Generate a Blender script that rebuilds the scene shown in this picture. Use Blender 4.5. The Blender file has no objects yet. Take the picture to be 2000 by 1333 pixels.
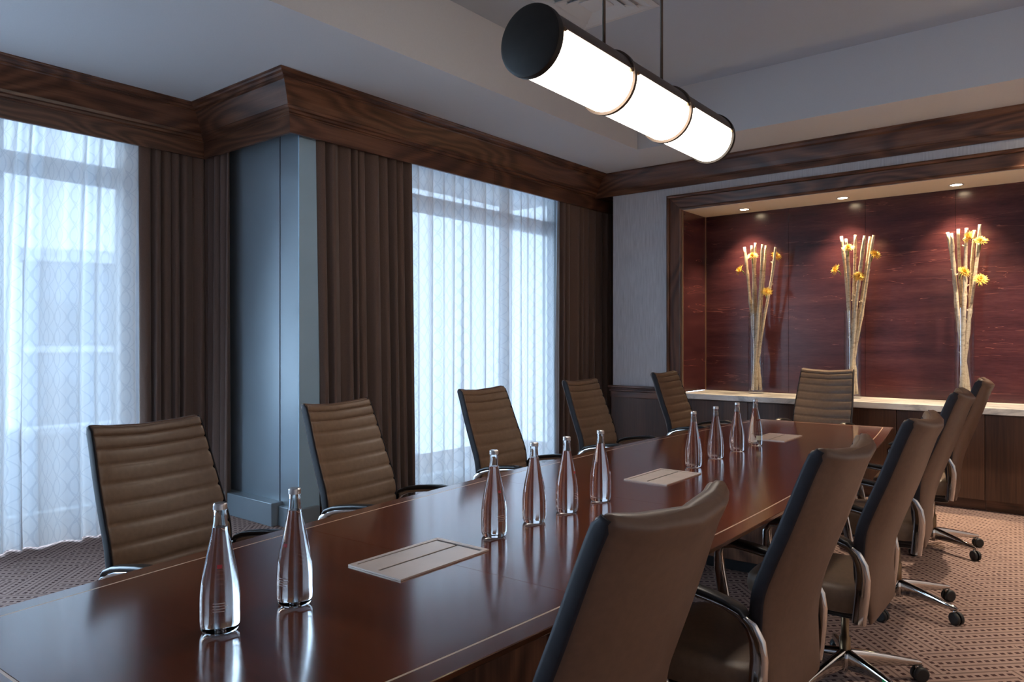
import bpy, bmesh, math, random
from math import sin, cos, pi, radians, atan2, sqrt
from mathutils import Vector, Matrix

# ------------------------------------------------------------------ camera, world, exposure
SC = bpy.context.scene
COL = SC.collection
FPX, CY, CAMH = 1433.0, 666.5, 1.40
YAW = atan2(1165.0, FPX)
cam_d = bpy.data.cameras.new('camera')
cam_d.sensor_width = 36.0
cam_d.lens = FPX / 2000.0 * 36.0
cam_d.clip_start = 0.02
cam_d.clip_end = 400
cam = bpy.data.objects.new('camera', cam_d)
COL.objects.link(cam)
cam.location = (0, 0, CAMH)
cam.rotation_euler = (radians(90), 0, YAW)
SC.camera = cam

world = bpy.data.worlds.new('sky')
SC.world = world
world.use_nodes = True
bg = world.node_tree.nodes['Background']
bg.inputs[0].default_value = (0.58, 0.77, 1.0, 1)
bg.inputs[1].default_value = 15.0

SC.view_settings.view_transform = 'Standard'
SC.view_settings.look = 'None'
SC.view_settings.gamma = 1.0
SC.view_settings.use_curve_mapping = False
SC.view_settings.exposure = 0.15
cy = SC.cycles
cy.use_denoising = True
cy.max_bounces = 14
cy.diffuse_bounces = 6
cy.glossy_bounces = 5
cy.transmission_bounces = 10
cy.transparent_max_bounces = 12
cy.sample_clamp_indirect = 6.0
cy.caustics_refractive = False
cy.caustics_reflective = False

def portal(loc, rot, sx, sy):
    d = bpy.data.lights.new('window_portal', 'AREA')
    d.shape = 'RECTANGLE'; d.size = sx; d.size_y = sy
    d.cycles.is_portal = True
    o = bpy.data.objects.new('window_portal', d)
    COL.objects.link(o)
    o.location = loc; o.rotation_euler = rot
# portals only steer sky sampling to the two glazed openings; they emit nothing
portal((-6.02, 0.3, 1.6), (0, radians(-90), 0), 3.2, 4.7)
portal((-4.99, 5.55, 1.6), (0, radians(-90), 0), 3.2, 2.9)

# ------------------------------------------------------------------ mesh helpers
class MB:
    def __init__(s): s.v = []; s.f = []; s.sm = []
    def add(s, vs, fs, smooth=False):
        b = len(s.v); s.v += [tuple(p) for p in vs]
        s.f += [tuple(i + b for i in f) for f in fs]; s.sm += [smooth] * len(fs)
        return s
    def box(s, x0, x1, y0, y1, z0, z1):
        v = [(x0,y0,z0),(x1,y0,z0),(x1,y1,z0),(x0,y1,z0),(x0,y0,z1),(x1,y0,z1),(x1,y1,z1),(x0,y1,z1)]
        f = [(0,3,2,1),(4,5,6,7),(0,1,5,4),(1,2,6,5),(2,3,7,6),(3,0,4,7)]
        return s.add(v, f)
    def bbox(s, x0, x1, y0, y1, z0, z1, b=0.004):
        """box with chamfered edges"""
        xs = (x0, x1); ys = (y0, y1); zs = (z0, z1)
        bm = bmesh.new()
        bmesh.ops.create_cube(bm, size=1)
        for p in bm.verts:
            p.co = Vector(((x0+x1)/2 + p.co.x*(x1-x0), (y0+y1)/2 + p.co.y*(y1-y0), (z0+z1)/2 + p.co.z*(z1-z0)))
        bmesh.ops.bevel(bm, geom=list(bm.edges), offset=b, segments=2, affect='EDGES', profile=0.5)
        bm.verts.ensure_lookup_table(); bm.verts.index_update()
        s.add([p.co[:] for p in bm.verts], [[q.index for q in f.verts] for f in bm.faces])
        bm.free(); return s
    def loft(s, loops, cap=True, closed=True, smooth=True):
        n = len(loops[0]); vs = [p for l in loops for p in l]; fs = []
        for i in range(len(loops)-1):
            for j in range(n if closed else n-1):
                k = (j+1) % n
                fs.append((i*n+j, i*n+k, (i+1)*n+k, (i+1)*n+j))
        s.add(vs, fs, smooth)
        if cap:
            b = len(s.v) - len(vs)
            s.f.append(tuple(b+j for j in reversed(range(n)))); s.sm.append(False)
            m = b + (len(loops)-1)*n
            s.f.append(tuple(m+j for j in range(n))); s.sm.append(False)
        return s
    def lathe(s, prof, n=32, center=(0,0,0), cap=False):
        loops = []
        for r, z in prof:
            loops.append([(center[0]+r*cos(2*pi*j/n), center[1]+r*sin(2*pi*j/n), center[2]+z) for j in range(n)])
        return s.loft(loops, cap=cap)
    def tube(s, path, rad, n=10, cap=True):
        P = [Vector(p) for p in path]
        R = rad if isinstance(rad, (list, tuple)) else [rad]*len(P)
        loops = []; up = None
        for i, p in enumerate(P):
            t = (P[min(i+1, len(P)-1)] - P[max(i-1, 0)]).normalized()
            if up is None:
                up = Vector((0,0,1)) if abs(t.z) < .9 else Vector((1,0,0))
            a = t.cross(up).normalized(); b = a.cross(t).normalized(); up = b
            loops.append([p + (a*cos(2*pi*j/n) + b*sin(2*pi*j/n))*R[i] for j in range(n)])
        return s.loft(loops, cap=cap)
    def build(s, name, mat, parent=None, bevel=0):
        me = bpy.data.meshes.new(name)
        me.from_pydata(s.v, [], s.f)
        for p, q in zip(me.polygons, s.sm): p.use_smooth = q
        me.validate(); me.update()
        me.materials.append(mat)
        o = bpy.data.objects.new(name, me)
        COL.objects.link(o)
        if parent: o.parent = parent
        return o

def fixn(o):
    bm = bmesh.new(); bm.from_mesh(o.data)
    bmesh.ops.recalc_face_normals(bm, faces=bm.faces)
    bm.to_mesh(o.data); bm.free(); return o

def smoothby(o, ang=40):
    for p in o.data.polygons: p.use_smooth = True
    try: o.data.set_sharp_from_angle(angle=radians(ang))
    except Exception: pass
    return o

def empty(name, loc=(0,0,0), rz=0):
    o = bpy.data.objects.new(name, None); COL.objects.link(o)
    o.location = loc; o.rotation_euler = (0,0,rz); o.empty_display_size = .1
    return o
def tag(o, label, cat, group=None, kind=None):
    o['label'] = label; o['category'] = cat
    if group: o['group'] = group
    if kind: o['kind'] = kind
    return o
def struct(o, label=None, cat=None):
    o['kind'] = 'structure'
    if label: o['label'] = label
    if cat: o['category'] = cat
    return o
def copy_tree(o, parent=None):
    c = o.copy(); COL.objects.link(c); c.parent = parent
    for ch in list(o.children): copy_tree(ch, c)
    return c

# ------------------------------------------------------------------ materials
def newmat(name):
    m = bpy.data.materials.new(name); m.use_nodes = True
    nt = m.node_tree; b = nt.nodes['Principled BSDF']
    return m, nt, b
def N(nt, t, **kw):
    n = nt.nodes.new(t)
    for k, v in kw.items(): setattr(n, k, v)
    return n
def L(nt, a, b): nt.links.new(a, b)
def ramp(nt, stops, interp='LINEAR'):
    r = N(nt, 'ShaderNodeValToRGB'); cr = r.color_ramp; cr.interpolation = interp
    while len(cr.elements) < len(stops): cr.elements.new(.5)
    for e, (p, c) in zip(cr.elements, stops):
        e.position = p; e.color = (*c, 1) if len(c) == 3 else c
    return r
def coords(nt, scale=(1,1,1), rot=(0,0,0), src='Object', loc=(0,0,0)):
    tc = N(nt, 'ShaderNodeTexCoord'); mp = N(nt, 'ShaderNodeMapping')
    mp.inputs['Scale'].default_value = scale; mp.inputs['Rotation'].default_value = rot
    mp.inputs['Location'].default_value = loc
    L(nt, tc.outputs[src], mp.inputs[0]); return mp.outputs[0]
def noise(nt, vec, scale, detail=3, rough=.5, dist=0):
    n = N(nt, 'ShaderNodeTexNoise'); n.inputs['Scale'].default_value = scale
    n.inputs['Detail'].default_value = detail; n.inputs['Roughness'].default_value = rough
    n.inputs['Distortion'].default_value = dist
    L(nt, vec, n.inputs['Vector']); return n.outputs['Fac']
def math_(nt, op, a, b=None, c=None):
    n = N(nt, 'ShaderNodeMath', operation=op)
    for i, x in enumerate((a, b, c)):
        if x is None: continue
        if isinstance(x, (int, float)): n.inputs[i].default_value = x
        else: L(nt, x, n.inputs[i])
    return n.outputs[0]
def mixc(nt, fac, a, b, mode='MIX'):
    n = N(nt, 'ShaderNodeMix', data_type='RGBA', blend_type=mode)
    for i, x in ((0, fac), (6, a), (7, b)):
        if isinstance(x, (int, float)): n.inputs[i].default_value = x
        elif isinstance(x, tuple): n.inputs[i].default_value = (*x, 1)
        else: L(nt, x, n.inputs[i])
    return n.outputs[2]
def bump(nt, b, h, strength=.2, dist=.002):
    n = N(nt, 'ShaderNodeBump'); n.inputs['Strength'].default_value = strength; n.inputs['Distance'].default_value = dist
    L(nt, h, n.inputs['Height']); L(nt, n.outputs[0], b.inputs['Normal'])

def plain(name, col, rough=.5, metal=0, spec=.5, coat=0, nscale=0, namp=.15, bumps=0):
    m, nt, b = newmat(name)
    b.inputs['Roughness'].default_value = rough; b.inputs['Metallic'].default_value = metal
    b.inputs['Specular IOR Level'].default_value = spec; b.inputs['Coat Weight'].default_value = coat
    b.inputs['Coat Roughness'].default_value = .08
    if nscale:
        v = coords(nt); f = noise(nt, v, nscale, 4)
        d = tuple(x*(1-namp) for x in col); e = tuple(min(1, x*(1+namp)) for x in col)
        r = ramp(nt, [(.3, d), (.7, e)]); L(nt, f, r.inputs[0]); L(nt, r.outputs[0], b.inputs['Base Color'])
        if bumps: bump(nt, b, f, bumps, .001)
    else: b.inputs['Base Color'].default_value = (*col, 1)
    return m

def wood(name, axis, dark, mid, light, rough=.38, coat=0, figure=1.0, freq=26, fine=.5, stretch=.16, spec=.5):
    m, nt, b = newmat(name)
    sc = [1.9, 1.9, 1.9]; sc['xyz'.index(axis)] = stretch * 1.9
    v = coords(nt, sc)
    big = noise(nt, v, 1.1, 2, .45, .3)
    ring = math_(nt, 'SINE', math_(nt, 'MULTIPLY', big, freq * figure))
    ring = math_(nt, 'MULTIPLY_ADD', ring, .5, .5)
    sf = [90., 90., 90.]; sf['xyz'.index(axis)] = 2.5
    fib = noise(nt, coords(nt, sf), 1.0, 3, .6)
    tone = noise(nt, v, .9, 2)
    f = math_(nt, 'ADD', math_(nt, 'MULTIPLY', ring, .42*(1-fine)), math_(nt, 'MULTIPLY', fib, fine + .12))
    f = math_(nt, 'ADD', f, math_(nt, 'MULTIPLY', tone, .26)); f = math_(nt, 'ADD', f, .06)
    r = ramp(nt, [(.30, dark), (.58, mid), (.88, light)])
    L(nt, f, r.inputs[0]); L(nt, r.outputs[0], b.inputs['Base Color'])
    b.inputs['Roughness'].default_value = rough; b.inputs['Coat Weight'].default_value = coat
    b.inputs['Coat Roughness'].default_value = .12
    b.inputs['Specular IOR Level'].default_value = spec
    bump(nt, b, fib, .05, .0006)
    return m

WAL = ((.036,.014,.008), (.120,.050,.027), (.23,.105,.056))
M = {}
M['walnut_y'] = wood('walnut_along_window', 'y', *WAL, rough=.34, fine=.34, stretch=.20, freq=120)
M['walnut_x'] = wood('walnut_along_back', 'x', *WAL, rough=.34, fine=.34, stretch=.20, freq=120)
M['walnut_z'] = wood('walnut_upright', 'z', *WAL, rough=.34, fine=.34, stretch=.20, freq=120)
M['zebra'] = wood('cabinet_veneer', 'z', (.026,.011,.007), (.075,.034,.018), (.13,.063,.034), rough=.40, figure=.8, freq=44, fine=.45, stretch=.05)
M['table'] = wood('mahogany_top', 'x', (.058,.012,.0045), (.102,.0225,.0075), (.150,.036,.0115), rough=.17, coat=.6, figure=.5, freq=26, fine=.55, stretch=.10, spec=.5)
M['table_edge'] = wood('mahogany_border', 'y', (.050,.014,.006), (.105,.031,.013), (.16,.052,.022), rough=.20, coat=.5, figure=.6, fine=.6, spec=.5)
M['inlay'] = plain('maple_inlay', (.62,.44,.30), .3)
M['leather'] = plain('brown_leather', (.158,.100,.064), .43, spec=.45, nscale=55, namp=.10, bumps=.25)
M['leather_back'] = plain('brown_leather_shell', (.098,.053,.033), .42, spec=.45, nscale=55, namp=.10, bumps=.25)
M['piping'] = plain('shaded_leather_edge', (.018,.016,.020), .6, spec=.25, nscale=40)  # near-black navy carries the shade on the back's side faces
M['chrome'] = plain('polished_metal', (.62,.60,.58), .07, 1.0)
M['black'] = plain('black_plastic', (.010,.010,.011), .32, nscale=30)
M['rubber'] = plain('caster_rubber', (.008,.008,.009), .5)
M['ceil'] = plain('painted_plaster', (.61,.61,.62), .75, spec=.2, nscale=120, namp=.02)
M['ceil_in'] = plain('cool_lit_tray', (.45,.495,.555), .75, spec=.2, nscale=120, namp=.02)  # bluer and darker than the soffit plaster: cooler light put into the colour
M['pier'] = plain('satin_grey_panel', (.25,.30,.335), .32, .25, nscale=3, namp=.04)
M['pier_edge'] = plain('daylit_blue_edge', (.36,.53,.66), .3, 0, nscale=3, namp=.03)  # blue daylight on the pier's side face, put into its colour
M['dark'] = plain('dark_void', (.010,.010,.012), .8)
M['bronze'] = plain('bronze_metal', (.085,.060,.044), .45, .5, nscale=25)
M['endcap'] = plain('blackened_bronze', (.016,.012,.009), .5, 0, spec=.25, nscale=25)
M['bronze_hi'] = plain('bronze_rim', (.16,.10,.055), .3, .9)
M['alu'] = plain('window_frame_paint', (.55,.58,.60), .4)
M['steel'] = plain('brushed_steel', (.80,.66,.57), .38, .45, nscale=8, namp=.06)  # pinkish base colour stands in for reflected ceiling and pendant light
M['cap'] = plain('bottle_cap_metal', (.62,.58,.56), .28, .9)
M['gypsum'] = plain('glare_soffit', (.88,.78,.62), .7, spec=.2)  # lightened so the colour carries the lamp glare
M['brass'] = plain('brass_edge', (.45,.30,.18), .3, .8)
M['vent'] = plain('white_vent', (.60,.60,.60), .5)
M['green'] = plain('green_stripe', (.01,.55,.16), .4)
M['petal'] = plain('yellow_petal', (.95,.60,.10), .5, nscale=40, namp=.2)
M['bloom'] = plain('flower_core', (.62,.26,.02), .6)
M['stalk'] = plain('green_stalk', (.16,.22,.04), .6)
M['red'] = plain('red_print', (.45,.03,.04), .5)
M['print'] = plain('pale_print', (.62,.60,.58), .6)
M['cream_label'] = plain('cream_label', (.62,.60,.45), .6)

# stone countertop
m, nt, b = newmat('veined_stone')
v = coords(nt, (1.0, 3.0, 3.0)); f = noise(nt, v, 2.2, 6, .6, 1.2)
r = ramp(nt, [(.32,(.34,.33,.32)), (.48,(.66,.63,.58)), (.62,(.76,.73,.68)), (.75,(.46,.44,.43))]); L(nt, f, r.inputs[0])
L(nt, r.outputs[0], b.inputs['Base Color']); b.inputs['Roughness'].default_value = .22; M['stone'] = m

# burgundy wallcovering: horizontal strata with pale torn lines
def burgundy(name, ax):
    m, nt, b = newmat(name)
    s1 = [6.0, 6.0, 9.0]; s1['xy'.index(ax)] = 1.1
    f = noise(nt, coords(nt, s1), 1.0, 6, .62, .3)
    s3 = [60., 60., 90.]; s3['xy'.index(ax)] = 14.
    g = noise(nt, coords(nt, s3), 1.0, 3, .6)
    base = ramp(nt, [(.28,(.022,.007,.010)), (.5,(.052,.015,.018)), (.72,(.090,.028,.028))])
    L(nt, math_(nt, 'ADD', math_(nt,'MULTIPLY',f,.75), math_(nt,'MULTIPLY',g,.25)), base.inputs[0])
    s2 = [1.0, 1.0, 4.6]; s2['xy'.index(ax)] = .34
    h = noise(nt, coords(nt, s2, loc=(3.1,1.7,.4)), 1.7, 4, .55, .5)
    line = math_(nt, 'LESS_THAN', math_(nt, 'ABSOLUTE', math_(nt, 'SUBTRACT', math_(nt,'FRACT', math_(nt,'MULTIPLY', h, 6.0)), .5)), .016)
    gate = math_(nt, 'GREATER_THAN', noise(nt, coords(nt, s2, loc=(9,4,2)), 2.6, 2), .52)
    c = mixc(nt, math_(nt,'MULTIPLY', math_(nt,'MULTIPLY', line, gate), .55), base.outputs[0], (.22,.075,.060))
    L(nt, c, b.inputs['Base Color']); b.inputs['Roughness'].default_value = .24; b.inputs['Specular IOR Level'].default_value = .45
    bump(nt, b, g, .12, .002)
    return m
M['burg_x'] = burgundy('burgundy_covering', 'x'); M['burg_y'] = burgundy('burgundy_covering_side', 'y')

# wallpaper with fine vertical strie
m, nt, b = newmat('strie_wallpaper')
f = noise(nt, coords(nt, (75, 75, 5)), 1.0, 4, .6)
r = ramp(nt, [(.3,(.46,.45,.47)), (.7,(.62,.61,.63))]); L(nt, f, r.inputs[0]); L(nt, r.outputs[0], b.inputs['Base Color'])
b.inputs['Roughness'].default_value = .6; bump(nt, b, f, .3, .002); M['paper'] = m

# dark drapes
m, nt, b = newmat('brown_drape')
f = noise(nt, coords(nt, (300, 300, 300)), 1.0, 2)
r = ramp(nt, [(.3,(.125,.080,.064)), (.7,(.180,.120,.096))]); L(nt, f, r.inputs[0]); L(nt, r.outputs[0], b.inputs['Base Color'])
b.inputs['Roughness'].default_value = .85; b.inputs['Specular IOR Level'].default_value = .2
b.inputs['Sheen Weight'].default_value = .25; b.inputs['Sheen Roughness'].default_value = .5; M['drape'] = m

# sheer: translucent voile with a fine woven ogee pattern (uses UV: metres along cloth, metres down)
m, nt, b = newmat('sheer_voile'); nt.nodes.remove(b)
uv = N(nt, 'ShaderNodeUVMap'); sep = N(nt, 'ShaderNodeSeparateXYZ'); L(nt, uv.outputs[0], sep.inputs[0])
U, V = sep.outputs[0], sep.outputs[1]
def ogee(sgn, off):
    a = math_(nt, 'MULTIPLY', V, 2*pi/.30)
    w = math_(nt, 'MULTIPLY', math_(nt, 'SINE', a), .055*sgn)
    x = math_(nt, 'ADD', math_(nt, 'ADD', U, w), off)
    fr = math_(nt, 'FRACT', math_(nt, 'DIVIDE', x, .115))
    d = math_(nt, 'ABSOLUTE', math_(nt, 'SUBTRACT', fr, .5))
    return math_(nt, 'LESS_THAN', d, .035)
pat = math_(nt, 'MAXIMUM', math_(nt, 'MAXIMUM', ogee(1, 0), ogee(-1, 0)), math_(nt, 'MAXIMUM', ogee(.5, .02), ogee(-.5, .02)))
tr = N(nt, 'ShaderNodeBsdfTranslucent'); di = N(nt, 'ShaderNodeBsdfDiffuse'); tp = N(nt, 'ShaderNodeBsdfTransparent')
colr = mixc(nt, math_(nt, 'MULTIPLY', pat, .30), (.86,.88,.90), (.50,.54,.60))
L(nt, colr, tr.inputs[0]); L(nt, colr, di.inputs[0]); tp.inputs[0].default_value = (.97,.98,1,1)
m1 = N(nt, 'ShaderNodeMixShader'); m1.inputs[0].default_value = .905
L(nt, tr.outputs[0], m1.inputs[1]); L(nt, di.outputs[0], m1.inputs[2])
lw = N(nt, 'ShaderNodeLayerWeight'); lw.inputs[0].default_value = .5
open_ = math_(nt, 'POWER', math_(nt, 'SUBTRACT', 1.0, lw.outputs['Facing']), 1.6)   # the weave closes when seen aslant
m2 = N(nt, 'ShaderNodeMixShader')
L(nt, math_(nt, 'MULTIPLY', open_, math_(nt, 'SUBTRACT', .060, math_(nt, 'MULTIPLY', pat, .016))), m2.inputs[0])
L(nt, m1.outputs[0], m2.inputs[1]); L(nt, tp.outputs[0], m2.inputs[2])
L(nt, m2.outputs[0], nt.nodes['Material Output'].inputs[0]); M['sheer'] = m

# carpet: blocks of slanted dashed rows, turned block by block
m, nt, b = newmat('dash_carpet')
def dash(angle, pitch, run):
    v = coords(nt, (1,1,1), (0,0,angle)); sp = N(nt, 'ShaderNodeSeparateXYZ'); L(nt, v, sp.inputs[0])
    x, y = sp.outputs[0], sp.outputs[1]
    row = math_(nt, 'DIVIDE', y, pitch); ri = math_(nt, 'FLOOR', row)
    fy = math_(nt, 'ABSOLUTE', math_(nt, 'SUBTRACT', math_(nt, 'FRACT', row), .5))
    sx = math_(nt, 'ADD', math_(nt, 'DIVIDE', x, run), math_(nt, 'MULTIPLY', ri, .5))
    fx = math_(nt, 'ABSOLUTE', math_(nt, 'SUBTRACT', math_(nt, 'FRACT', sx), .5))
    d = math_(nt, 'MULTIPLY', math_(nt, 'LESS_THAN', fy, .14), math_(nt, 'LESS_THAN', fx, .30))
    ln = math_(nt, 'GREATER_THAN', fy, .42)
    return d, ln
dA, lA = dash(radians(45), .064, .036); dB, lB = dash(radians(-45), .064, .036)
vb = coords(nt, (1,1,1), (0,0,radians(45))); spb = N(nt, 'ShaderNodeSeparateXYZ'); L(nt, vb, spb.inputs[0])
# herringbone: bands of four rows, each band stepped on by one
stp = math_(nt, 'FLOOR', math_(nt, 'DIVIDE', spb.outputs[1], .24))
zig = math_(nt, 'ADD', math_(nt, 'DIVIDE', spb.outputs[0], .96), math_(nt, 'MULTIPLY', stp, .25))
sel = math_(nt, 'GREATER_THAN', math_(nt, 'FRACT', zig), .5)
def pick(a, c): return math_(nt, 'ADD', math_(nt,'MULTIPLY', a, sel), math_(nt,'MULTIPLY', c, math_(nt,'SUBTRACT', 1.0, sel)))
d = pick(dA, dB); ln = pick(lA, lB)
pile = noise(nt, coords(nt), 420, 2)
mott = noise(nt, coords(nt), 5, 3)
base = ramp(nt, [(.3,(.26,.175,.150)), (.7,(.37,.262,.225))]); L(nt, math_(nt,'ADD', math_(nt,'MULTIPLY',pile,.6), math_(nt,'MULTIPLY',mott,.4)), base.inputs[0])
c = mixc(nt, math_(nt,'MULTIPLY', ln, .72), base.outputs[0], (.10,.062,.055))
c = mixc(nt, math_(nt,'MULTIPLY', d, .92), c, (.040,.016,.018))
L(nt, c, b.inputs['Base Color']); b.inputs['Roughness'].default_value = .95; b.inputs['Specular IOR Level'].default_value = .1
bump(nt, b, pile, .5, .004); M['carpet'] = m

def thin_glass(name, tint, ior=1.45, base=.0):
    m, nt, b = newmat(name); nt.nodes.remove(b)
    t = N(nt, 'ShaderNodeBsdfTransparent'); t.inputs[0].default_value = (*tint, 1)
    g = N(nt, 'ShaderNodeBsdfGlossy'); g.inputs['Roughness'].default_value = .01
    fr = N(nt, 'ShaderNodeLayerWeight'); fr.inputs[0].default_value = .5
    mx = N(nt, 'ShaderNodeMixShader')
    L(nt, math_(nt, 'MULTIPLY_ADD', math_(nt, 'POWER', fr.outputs['Facing'], 3.0), .55, .05), mx.inputs[0]); L(nt, t.outputs[0], mx.inputs[1]); L(nt, g.outputs[0], mx.inputs[2])
    L(nt, mx.outputs[0], nt.nodes['Material Output'].inputs[0]); return m
M['pane'] = thin_glass('window_glass', (.93,.96,.97), 1.2)
M['vaseglass'] = thin_glass('vase_glass', (.96,.97,.98), 1.42)
def refr(name, ior, tint):
    m, nt, b = newmat(name)
    b.inputs['Base Color'].default_value = (*tint, 1); b.inputs['Roughness'].default_value = 0.0
    b.inputs['IOR'].default_value = ior; b.inputs['Transmission Weight'].default_value = 1.0
    return m
M['glass'] = refr('bottle_glass', 1.37, (.985,.99,.99)); M['water'] = refr('water', 1.33, (.98,.99,1))

def emit(name, col, s):
    m, nt, b = newmat(name)
    b.inputs['Base Color'].default_value = (.8,.8,.8,1)
    b.inputs['Emission Color'].default_value = (*col, 1); b.inputs['Emission Strength'].default_value = s
    return m
M['diffuser'] = emit('lit_opal_diffuser', (1.0,.89,.76), 12.5)
M['lampglow'] = emit('lamp_lens', (1.0,.80,.52), 40)

# birch-like branch bark
m, nt, b = newmat('pale_bark')
f = noise(nt, coords(nt, (25,25,60)), 1.0, 4, .7)
r = ramp(nt, [(.30,(.22,.14,.08)), (.42,(.58,.46,.31)), (.7,(.80,.68,.50))]); L(nt, f, r.inputs[0]); L(nt, r.outputs[0], b.inputs['Base Color'])
b.inputs['Roughness'].default_value = .7; bump(nt, b, f, .6, .004); M['bark'] = m
# exterior
M['ext'] = plain('far_facade', (.20,.24,.29), .8, nscale=.4)
M['ext_win'] = plain('far_window', (.06,.08,.10), .2)
M['ext_lite'] = plain('far_slab', (.62,.65,.68), .8)

# ------------------------------------------------------------------ room shell
ZC = 3.274          # soffit
ZT = 3.79           # tray ceiling
YW = 7.12           # back wall plane
YB = 7.69           # recess back
XL, XM = -6.25, -5.1
XR, YN = 1.75, -3.0
RX0, RX1 = -3.477, 0.62   # recess
ZS = 2.775          # recess soffit
CT = 0.858          # counter top

struct(MB().box(-6.6, XR+.1, YN-.1, 8.2, -.12, 0).build('floor', M['carpet']), 'patterned carpet of dashed rows in beige and dark red', 'carpet')
# ceiling: soffit ring with raised tray
TX0, TX1, TY0, TY1 = -3.58, .30, -2.0, 6.35
c = MB()
c.box(-6.6, TX0, YN-.1, 8.2, ZC, ZC+.02); c.box(TX1, XR+.1, YN-.1, 8.2, ZC, ZC+.02)
c.box(TX0, TX1, TY1, 8.2, ZC, ZC+.02); c.box(TX0, TX1, YN-.1, TY0, ZC, ZC+.02)
ceil = struct(c.build('ceiling', M['ceil']), 'pale plaster ceiling with a raised tray in the middle', 'ceiling')
t = MB()
t.box(TX0-.02, TX0, TY0, TY1, ZC+.02, ZT); t.box(TX1, TX1+.02, TY0, TY1, ZC+.02, ZT)
t.box(TX0-.02, TX1+.02, TY1, TY1+.02, ZC+.02, ZT); t.box(TX0-.02, TX1+.02, TY0-.02, TY0, ZC+.02, ZT)
t.build('tray_side', M['ceil'], ceil)
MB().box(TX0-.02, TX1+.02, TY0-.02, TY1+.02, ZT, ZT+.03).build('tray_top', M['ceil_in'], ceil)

# right and near walls (out of view)
struct(MB().box(XR, XR+.1, YN, 8.2, 0, ZC).build('wall_right', M['paper']), 'strie papered side wall', 'wall')
struct(MB().box(-6.6, XR, YN-.1, YN, 0, ZC).build('wall_front', M['paper']), 'strie papered wall behind the camera', 'wall')

# back wall with recess opening
w = MB()
w.box(-4.323, RX0-.16, YW, YW+.10, .80, ZC)               # left strip
w.box(RX0-.16, RX0-.004, YW+.004, YW+.10, .80, ZS+.13)
w.box(RX0-.16, RX1+.16, YW, YW+.10, ZS+.10, ZC)           # above
w.box(RX1+.02, XR, YW, YW+.10, 0, ZC)                      # right strip
w.box(-4.323, RX0-.02, YW+.004, YW+.10, 0, .80)
w.box(-4.323, -4.303, YW+.10, 8.1, 0, ZC)                  # return beside curtain pocket
wb = struct(w.build('wall_back', M['paper']), 'pale strie papered end wall around the burgundy recess', 'wall')
MB().box(-4.95, -4.31, 7.80, 7.9, 0, ZC).build('pocket_end', M['dark'], wb)

# recess lining: separate covered panels
rec = empty('wall_recess', (0,0,0)); struct(rec, 'burgundy covered recess behind the credenza', 'wall recess')
seams = [RX0, -2.567, -1.832, -1.076, -.33, RX1]
for i in range(len(seams)-1):
    MB().bbox(seams[i]+.0012, seams[i+1]-.0012, YB, YB+.02, CT+.002, ZS, .0008).build('panel', M['burg_x'], rec)
MB().bbox(RX0-.02, RX0, YW+.012, YB-.002, CT+.002, ZS, .001).build('panel', M['burg_y'], rec)
MB().bbox(RX1, RX1+.02, YW+.012, YB-.002, CT+.002, ZS, .001).build('panel', M['burg_y'], rec)
MB().box(RX0-.02, RX1+.02, YB+.02, YB+.06, 0, ZC).build('backing', M['dark'], rec)
MB().box(RX0, RX0+.008, YB-.008, YB, CT+.002, ZS).build('corner_bead', M['brass'], rec)
MB().box(RX0-.004, RX0+.006, YW-.008, YW+.012, CT, ZS).build('edge_bead', M['brass'], rec)
MB().box(RX0-.05, RX1+.05, YW+.004, YB+.02, ZS, ZS+.03).build('soffit', M['gypsum'], rec)

# frame around the recess (mitred mouldings)
fr = empty('trim_1', (0,0,0)); struct(fr, 'dark walnut frame around the burgundy recess', 'frame')
FO, FI = .163, .006       # outer and inner offset from the opening
def frame_piece(prof, name, mat_v, mat_h):
    # prof: list of (offset outward, projection)
    lo = [(RX0-o, YW-p, CT-.06) for o, p in prof]; hi = [(RX0-o, YW-p, ZS+o) for o, p in prof]
    hr = [(RX1+o, YW-p, ZS+o) for o, p in prof]; lr = [(RX1+o, YW-p, CT-.06) for o, p in prof]
    for a, bb, mt in ((lo, hi, mat_v), (hi, hr, mat_h), (hr, lr, mat_v)):
        fixn(MB().loft([a, bb], smooth=False).build(name, mt, fr))
frame_piece([(.163,-.005),(.163,.046),(.150,.052),(.136,.046),(.132,.034),(.128,-.005)], 'outer_bead', M['walnut_z'], M['walnut_x'])
frame_piece([(.128,-.005),(.128,.030),(.060,.022),(.030,.016),(.030,-.005)], 'frame_board', M['walnut_z'], M['walnut_x'])
frame_piece([(.030,-.005),(.030,.022),(.018,.026),(.004,.018),(.004,-.005)], 'inner_bead', M['walnut_z'], M['walnut_x'])

# crown along the back wall
cr = empty('trim_2', (0,0,0)); struct(cr, 'walnut crown moulding along the end wall', 'moulding')
def crown_piece(prof, name):
    a = [(-4.62, YW-p, z) for p, z in prof]; bb = [(XR, YW-p, z) for p, z in prof]
    fixn(MB().loft([a, bb], smooth=False).build(name, M['walnut_x'], cr))
crown_piece([(0,3.222),(.060,3.222),(.072,3.236),(.080,3.258),(.088,3.262),(.088,ZC),(0,ZC)], 'crown_cap')
crown_piece([(0,3.10),(.022,3.10),(.030,3.14),(.045,3.19),(.056,3.222),(0,3.222)], 'crown_cove')
crown_piece([(0,3.025),(.016,3.025),(.016,3.078),(.022,3.082),(.022,3.10),(0,3.10)], 'crown_fascia')

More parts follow.
